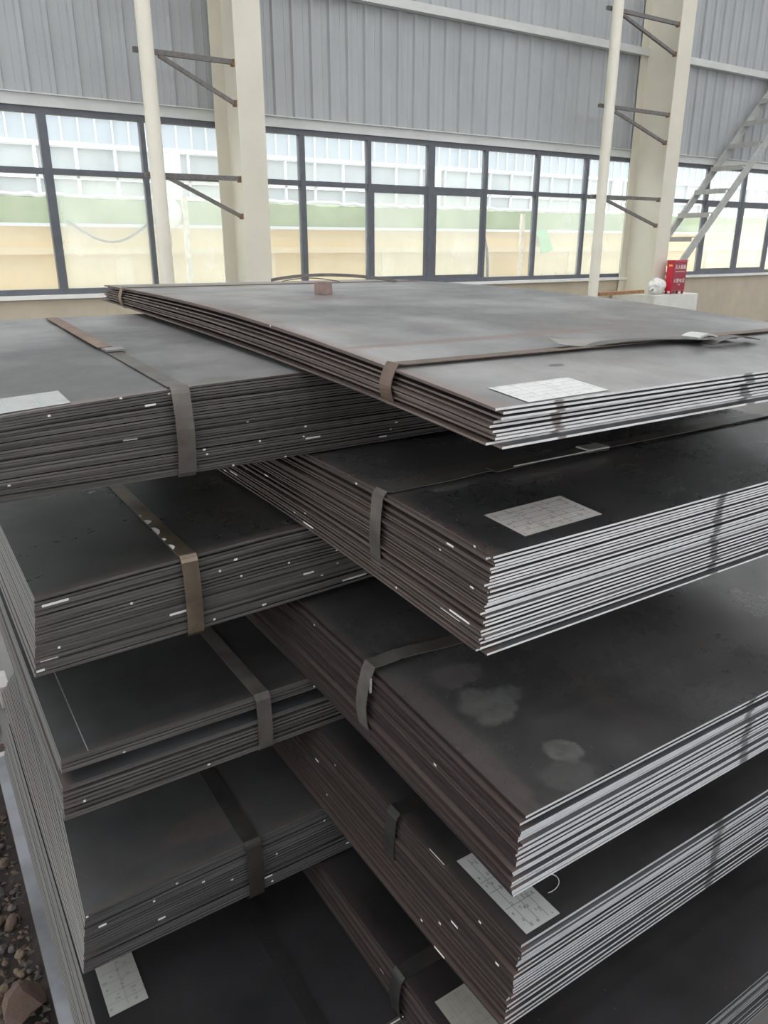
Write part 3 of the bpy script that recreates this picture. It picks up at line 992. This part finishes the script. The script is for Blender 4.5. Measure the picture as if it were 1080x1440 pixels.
MB().bar((0.94 - R2['X0'], 1.0135 - R2['Y0'], t3(1, 1.03) + 0.0125 + H - z3), (1.17 - R2['X0'], 1.0135 - R2['Y0'], t3(1, 1.03) + 0.0125 + H - z3), 0.0016, 0.002).build('strap_edge', M['seal'], s3)
pm3 = paper_mat('tag_print_third', 0.172, 0.094, (0.3, 0.62), (0.16, 0.33, 0.5, 0.67, 0.84), (0.5, 0.47, 0.44), 0.8)  # paper tone lowered for the shade under the bundle above
paper(o3, z3, R2['X0'], R2['Y0'], (0.755, 0.780), 0.03, 0.174, 0.093, t3, pm3)

# ---- L2
L2 = dict(X0=0.130, X1=2.08, Y0=1.332, Y1=2.45)
t4 = lambda x, y: lerp_tab([(0.1, -0.583), (0.3, -0.570), (0.612, -0.5535), (0.9, -0.5515), (2.1, -0.5515)], x)
b4 = lambda x, y: lerp_tab([(0.1, -0.738), (0.6, -0.723), (0.85, -0.712), (2.1, -0.712)], x)
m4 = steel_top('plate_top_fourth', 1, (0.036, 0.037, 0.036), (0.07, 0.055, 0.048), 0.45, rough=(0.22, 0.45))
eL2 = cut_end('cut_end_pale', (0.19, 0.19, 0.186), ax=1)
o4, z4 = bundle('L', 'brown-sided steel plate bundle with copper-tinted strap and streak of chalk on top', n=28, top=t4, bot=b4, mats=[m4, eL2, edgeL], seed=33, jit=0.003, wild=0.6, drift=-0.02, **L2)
strap(o4, z4, 'L', pos=0.406, top=t4, bot=b4, mat=M['strap_copper'], w=0.033, **L2)
mb = MB()
rr = random.Random(2)
for y, ln, wd in ((1.375, 0.03, 0.009), (1.43, 0.016, 0.007), (1.47, 0.05, 0.011), (1.545, 0.028, 0.013), (1.60, 0.014, 0.005)):
    zz = t4(0.4, y) + H - z4 + 0.0026
    x0 = 0.3915 - L2['X0']
    pr = [(x0, y), (x0 + wd * 0.5, y + ln * 0.15), (x0 + wd, y + ln * 0.5), (x0 + wd * 0.7, y + ln * 0.9), (x0, y + ln)]
    pr = [(a_, b_ - L2['Y0']) for a_, b_ in pr]
    mb.add([(a_, b_, zz) for a_, b_ in pr] + [(a_, b_, zz - 0.0004) for a_, b_ in pr], [(0, 1, 2, 3, 4), (9, 8, 7, 6, 5)] + [(i, 5 + i, 5 + (i + 1) % 5, (i + 1) % 5) for i in range(5)])
ch = mb.build('chalk_marks', M['sill'], o4)
ch['kind'] = 'stuff'

# ---- R3
R3 = dict(X0=0.646, X1=1.80, Y0=0.630, Y1=2.75)
t5 = flat([(0.5, -0.789), (0.63, -0.777), (1.03, -0.748), (1.33, -0.732), (1.6, -0.726), (2.9, -0.72)])
b5 = flat([(0.5, -0.924), (0.645, -0.914), (1.05, -0.895), (1.3, -0.887), (2.9, -0.88)])
m5 = steel_top('plate_top_fifth', 0, (0.036, 0.035, 0.035), (0.065, 0.05, 0.045), 0.5,
               stains=[(0.128, 0.325, 0.06, 0.042, (0.10, 0.09, 0.088), 0.85), (0.118, 0.225, 0.06, 0.06, (0.115, 0.112, 0.108), 0.9), (0.17, 0.235, 0.04, 0.03, (0.10, 0.1, 0.1), 0.8), (0.03, 0.2, 0.025, 0.25, (0.085, 0.07, 0.068), 0.7),
                       (0.152, 0.072, 0.036, 0.036, (0.115, 0.112, 0.108), 0.9), (0.12, 0.03, 0.06, 0.04, (0.085, 0.08, 0.078), 0.6), (0.6, 0.3, 0.35, 0.2, (0.07, 0.064, 0.062), 0.6)], rough=(0.2, 0.42))
e5 = cut_end('cut_end_fifth', (0.66, 0.66, 0.69), [(0.558, 0.014, (0.1, 0.1, 0.105))])  # dimmer, bluish steel paints in the weaker sky light lower down
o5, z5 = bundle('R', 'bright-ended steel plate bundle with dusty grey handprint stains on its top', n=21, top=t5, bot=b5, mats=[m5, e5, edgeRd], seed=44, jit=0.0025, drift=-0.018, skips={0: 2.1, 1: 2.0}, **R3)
s5 = strap(o5, z5, 'R', pos=1.05, top=t5, bot=b5, mat=M['strap_mid'], w=0.036, rise=lambda s: 0.012 * math.exp(-((s - 0.70) / 0.09) ** 2), bulge=0.012, **R3)
MB().bar((0.646 - 0.013 - R3['X0'], 1.0315 - R3['Y0'], t5(0.65, 1.03) - 0.036 + H - z5), (0.646 - 0.012 - R3['X0'], 1.0315 - R3['Y0'], t5(0.65, 1.03) - 0.006 + H - z5), 0.002, 0.004).build('pale_strap_bar', M['seal'], s5)  # thin pale bar on the strap's side edge

# ---- L3
L3 = dict(X0=0.125, X1=2.08, Y0=1.293, Y1=2.45)
t6 = lambda x, y: -0.8925 + 0.002 * x
b6 = lambda x, y: -1.024 + 0.002 * (x - 0.1)
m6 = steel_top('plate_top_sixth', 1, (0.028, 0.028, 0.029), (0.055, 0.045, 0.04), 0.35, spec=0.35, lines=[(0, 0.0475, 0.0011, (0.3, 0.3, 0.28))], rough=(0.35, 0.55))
o6, z6 = bundle('L', 'brown-sided plate bundle with a recessed dark layer and thin chalk line', n=21, top=t6, bot=b6, mats=[m6, eL2, edgeL], seed=55, jit=0.002, drift=-0.012, recess=(6, 7, 8, 9, 13), skips={11: 1.6}, **L3)
strap(o6, z6, 'L', pos=0.522, top=t6, bot=b6, mat=M['strap_mid'], w=0.033, bulge=0.004, **L3)

# ---- R4
R4 = dict(X0=0.655, X1=1.80, Y0=0.623, Y1=2.72)
t7 = flat([(0.5, -1.024), (2.9, -1.024)])
b7 = flat([(0.5, -1.178), (0.66, -1.189), (0.83, -1.196), (2.9, -1.196)])
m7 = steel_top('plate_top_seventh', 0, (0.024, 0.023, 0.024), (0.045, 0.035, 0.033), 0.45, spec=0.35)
e7 = cut_end('cut_end_seventh', (0.56, 0.56, 0.59), [(0.50, 0.016, (0.1, 0.1, 0.105))])  # dimmed and blued further: falling light put into the colour
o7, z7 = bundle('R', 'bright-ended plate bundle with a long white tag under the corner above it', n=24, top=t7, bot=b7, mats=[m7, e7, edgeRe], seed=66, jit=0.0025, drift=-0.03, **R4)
strap(o7, z7, 'R', pos=0.975, top=t7, bot=b7, mat=M['strap_dark'], w=0.034, **R4)
pm7 = paper_mat('tag_print_seventh', 0.176, 0.074, (0.3, 0.52, 0.66), (0.25, 0.5, 0.75), (0.42, 0.42, 0.41), 0.9)  # same white paper, toned down to paint the light falling off
paper(o7, z7, R4['X0'], R4['Y0'], (0.747, 0.634), math.pi / 2, 0.178, 0.073, t7, pm7)
th_ = [(0.768 + 0.028 * math.cos(a) - R4['X0'], 0.690 + 0.018 * math.sin(a) - R4['Y0'], t7(0.7, 0.7) + 0.0025 + H - z7) for a in [(-1.9 + 3.9 * i / 14) for i in range(15)]]
MB().tube(th_, 0.0007, 6).build('white_thread', M['thread'], o7)

# ---- L4
L4 = dict(X0=0.114, X1=2.08, Y0=1.237, Y1=2.40)
t8 = lambda x, y: lerp_tab([(0.1, -1.214), (0.34, -1.204), (0.66, -1.199), (2.1, -1.199)], x)
b8 = lambda x, y: -1.350 + 0.004 * x
m8 = steel_top('plate_top_eighth', 1, (0.03, 0.03, 0.031), (0.06, 0.048, 0.042), 0.45, spec=0.3, stains=[(0.28, 0.1, 0.12, 0.05, (0.075, 0.062, 0.055), 0.6)], rough=(0.35, 0.55))
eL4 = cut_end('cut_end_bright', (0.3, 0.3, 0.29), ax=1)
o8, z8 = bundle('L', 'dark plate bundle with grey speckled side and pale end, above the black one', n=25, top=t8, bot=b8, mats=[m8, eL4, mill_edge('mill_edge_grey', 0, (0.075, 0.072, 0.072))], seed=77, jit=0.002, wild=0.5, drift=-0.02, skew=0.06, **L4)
strap(o8, z8, 'L', pos=0.457, top=t8, bot=b8, mat=M['strap_dark'], w=0.036, **L4)

# ---- R5
R5 = dict(X0=0.622, X1=1.80, Y0=0.515, Y1=2.70)
t9 = flat([(0.5, -1.352), (2.9, -1.352)])
b9 = flat([(0.5, -1.458), (2.9, -1.458)])
m9 = steel_top('plate_top_ninth', 0, (0.014, 0.013, 0.014), (0.028, 0.02, 0.02), 0.5, rough=(0.45, 0.65), spec=0.25)  # base darkened to paint in the shade deep in the pile
e9 = cut_end('cut_end_ninth', (0.3, 0.3, 0.31))  # bright steel dimmed to paint the low light at this level
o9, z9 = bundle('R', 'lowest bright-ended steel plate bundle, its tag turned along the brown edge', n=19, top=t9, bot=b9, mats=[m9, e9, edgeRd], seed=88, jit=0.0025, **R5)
strap(o9, z9, 'R', pos=0.905, top=t9, bot=b9, mat=M['strap_dark'], w=0.034, **R5)
pm9 = paper_mat('tag_print_ninth', 0.17, 0.082, (0.3, 0.52, 0.66), (0.25, 0.5, 0.75), (0.26, 0.25, 0.22), 0.3)  # stained paper, darkened further to paint the weak light down here
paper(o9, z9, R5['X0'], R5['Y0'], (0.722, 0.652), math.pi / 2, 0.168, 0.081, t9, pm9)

# ---- L5 and the base plates
L5 = dict(X0=0.098, X1=2.08, Y0=0.90, Y1=2.40)
t10 = lambda x, y: -1.462
b10 = lambda x, y: -1.575
m10 = steel_top('plate_top_tenth', 1, (0.012, 0.012, 0.013), (0.03, 0.018, 0.018), 0.5, rough=(0.5, 0.7), spec=0.2)  # near-black base includes painted shade from the bundles above
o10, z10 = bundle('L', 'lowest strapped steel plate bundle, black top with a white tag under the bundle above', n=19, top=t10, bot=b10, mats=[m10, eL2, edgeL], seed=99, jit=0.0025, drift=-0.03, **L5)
pm10 = paper_mat('tag_print_tenth', 0.079, 0.17, (0.5,), (0.15, 0.3, 0.45, 0.6, 0.75), (0.3, 0.3, 0.28), 0.6)  # greyish stained paper, its tone also lowered to paint in shade
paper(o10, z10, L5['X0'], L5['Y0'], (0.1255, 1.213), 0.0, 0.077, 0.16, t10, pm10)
strap(o10, z10, 'L', pos=0.47, top=t10, bot=b10, mat=M['strap_black'], w=0.034, **L5)
L6 = dict(X0=0.040, X1=2.06, Y0=0.95, Y1=2.42)
t11 = lambda x, y: -1.582
b11 = lambda x, y: -1.64
m11 = steel_top('plate_top_base', 1, (0.15, 0.155, 0.17), (0.12, 0.1, 0.09), 0.4)
o11, z11 = bundle('L', 'thin base bundle of bluish plates jutting out beneath the pile over the rubble', n=10, top=t11, bot=b11, mats=[m11, eL2, edgeL], seed=101, jit=0.002, **L6)

# timbers under the pile, and two ends beyond it
for i, (x, y0, y1, where) in enumerate(((0.45, 0.96, 2.4, 'near the rubble end'), (1.15, 0.96, 2.4, 'at mid length'), (1.85, 0.96, 2.4, 'at the end away from the rubble'))):
    t = MB().box((x, y0, 0.0), (x + 0.1, y1, H - 1.6405)).build('dunnage_timber', M['timber'], bevel=0.006)
    tag(t, 'grey squared timber beneath the base plates, ' + where, 'timber', 'timbers beneath the pile')
for (x, y, w, l, lab) in ((0.070, 2.42, 0.022, 0.13, 'pale timber end poking out beside the rubble, nearer of two'), (0.128, 2.99, 0.022, 0.14, 'pale timber end poking out at the far corner of the pile, farther of two')):
    t = MB().box((x - 0.018, y, 0.0), (x + w, y + l, 0.10)).build('dunnage_block', M['timber'], bevel=0.005)
    tag(t, lab, 'timber')

# ------------------------------------------------------------------ small things on the uppermost bundle
bx, by = 1.103, 2.048
zb = t1(bx, by) + H + 0.0006
rb = MB()
n = 16
hw, hd, hh, wl = 0.026, 0.02, 0.034, 0.006
prof = [(-hw, -hd * 0.6), (-hw * 0.5, -hd), (hw * 0.6, -hd), (hw, -hd * 0.5), (hw, hd * 0.6), (hw * 0.5, hd), (-hw * 0.6, hd), (-hw, hd * 0.5)]
inn = [(a * 0.72, b * 0.62) for a, b in prof]
vs = [(a, b, 0) for a, b in prof] + [(a * 0.97, b, hh) for a, b in prof] + [(a, b, hh) for a, b in inn] + [(a, b, hh * 0.35) for a, b in inn]
q = len(prof)
fs = [tuple(range(q - 1, -1, -1)), tuple(range(3 * q, 4 * q))]
for i in range(q):
    j = (i + 1) % q
    fs += [(i, j, q + j, q + i), (q + i, q + j, 2 * q + j, 2 * q + i), (2 * q + i, 2 * q + j, 3 * q + j, 3 * q + i)]
rb.add(vs, fs)
blk = rb.build('steel_block', M['rust_block'], None, (bx, by, zb))
blk.rotation_euler = (0, 0, -0.55)
tag(blk, 'small rusty hollow steel block sitting on the uppermost bundle', 'block')
pts = []
for i in range(22):
    a = i / 21
    x = 1.28 + 0.40 * a
    y = 2.80 - 0.28 * a + 0.03 * math.sin(3 * a)
    pts.append((x, y, t1(x, 2.7) + H + 0.006 + 0.020 * math.sin(math.pi * min(1, a * 1.02)) ** 0.8))
pts[-1] = (pts[-1][0], pts[-1][1], t1(1.68, 2.5) + H + 0.003)
lc = MB().ribbon(pts, (0.3, 0.5, 0.75), 0.013, 0.002).build('loose_strap', M['strap_grey'])
tag(lc, 'loose dark steel band bowed over the far edge of the uppermost bundle', 'strap')
MB().ribbon([(p[0] - 0.02, p[1] + 0.01, t1(p[0], 2.7) + H + 0.002 + 0.012 * math.sin(math.pi * i / 10)) for i, p in enumerate(pts[3:14])], (0.5, 0.8, 0.2), 0.01, 0.0014).build('band_end', M['strap_grey'], lc)

# ------------------------------------------------------------------ rubble beside the pile
gb = MB()
rr = random.Random(9)
nx, ny = 26, 70
vs = []
for i in range(nx + 1):
    for j in range(ny + 1):
        vs.append((-0.75 + 0.8 * i / nx, 0.8 + 3.4 * j / ny, 0.004 + rr.uniform(0, 0.010)))
gb.add(vs, [(i * (ny + 1) + j, (i + 1) * (ny + 1) + j, (i + 1) * (ny + 1) + j + 1, i * (ny + 1) + j + 1) for i in range(nx) for j in range(ny)])
be = gb.build('rubble_bed', M['earth'])
tag(be, 'dark bed of earth and fine rubble along the pile', 'rubble', kind='stuff')


def stone_mesh(seed, mat):
    r = random.Random(seed)
    bm = bmesh.new()
    bmesh.ops.create_icosphere(bm, subdivisions=2, radius=1)
    ax = [Vector((r.uniform(-1, 1), r.uniform(-1, 1), r.uniform(-1, 1))).normalized() for _ in range(7)]
    lim = [r.uniform(0.55, 0.85) for _ in ax]
    for v in bm.verts:
        for a, l in zip(ax, lim):
            d = v.co.dot(a)
            if d > l:
                v.co -= a * (d - l)
        v.co *= 1 + r.uniform(-0.04, 0.04)
    me = bpy.data.meshes.new('rubble_stone')
    bm.to_mesh(me)
    bm.free()
    me.materials.append(mat)
    return me


stones = [stone_mesh(i, M[('stone_brown', 'stone_grey', 'stone_tan', 'stone_grey')[i % 4]]) for i in range(10)]
placed = []
rr = random.Random(14)
tries = 0
while len(placed) < 290 and tries < 9000:
    tries += 1
    y = 1.42 + 1.9 * rr.random() ** 1.2
    x = rr.uniform(-0.22, 0.0) + 0.05 * (y - 1.4)
    s = rr.choice((0.009, 0.011, 0.013, 0.016, 0.02, 0.026)) * (1 + 0.1 * rr.random())
    if (x + 0.02) ** 2 + (y - 1.56) ** 2 < 0.075 ** 2 or x + s > 0.02 + (0.05 if y > 2.5 else 0):
        continue
    if any((x - a) ** 2 + (y - b) ** 2 < (0.8 * (s + c)) ** 2 for a, b, c in placed):
        continue
    placed.append((x, y, s))
    o = link('rubble_stone', stones[len(placed) % 10], None, (x, y, 0.015 + s * 0.55))
    o.scale = (s * rr.uniform(0.9, 1.25), s * rr.uniform(0.8, 1.1), s * rr.uniform(0.6, 0.85))
    o.rotation_euler = (rr.uniform(-0.3, 0.3), rr.uniform(-0.3, 0.3), rr.uniform(0, 6.28))
    tag(o, 'small angular rubble stone on the dark ground beside the pile', 'stone', 'rubble stones beside the pile')
gm = MB()
for i in range(2600):
    y = 1.3 + 2.6 * rr.random()
    x = rr.uniform(-0.3, 0.03) + (0.05 if y > 2.5 else 0)
    q = rr.uniform(0.007, 0.014)
    a = rr.uniform(0, 6.28)
    pts = [(q * math.cos(a), q * math.sin(a), 0), (q * math.cos(a + 2), q * math.sin(a + 2), 0), (q * math.cos(a + 4.2), q * math.sin(a + 4.2), 0), (0, 0, q * 0.55)]
    z0 = 0.011
    gm.add([(x + p[0], y + p[1], z0 + p[2]) for p in pts], [(0, 1, 3), (1, 2, 3), (2, 0, 3), (2, 1, 0)], i % 3)
gv = gm.build('fine_gravel', [M['stone_brown'], M['stone_grey'], M['stone_tan']])
tag(gv, 'fine gravel strewn over the dark ground beside the pile', 'gravel', kind='stuff')
big = link('rock', stone_mesh(79, M['stone_brown']), None, (-0.02, 1.56, 0.045))
big.scale = (0.062, 0.055, 0.042)
big.rotation_euler = (0.2, 0.1, 0.6)
tag(big, 'large brown rock, biggest of the rubble beside the pile', 'rock')
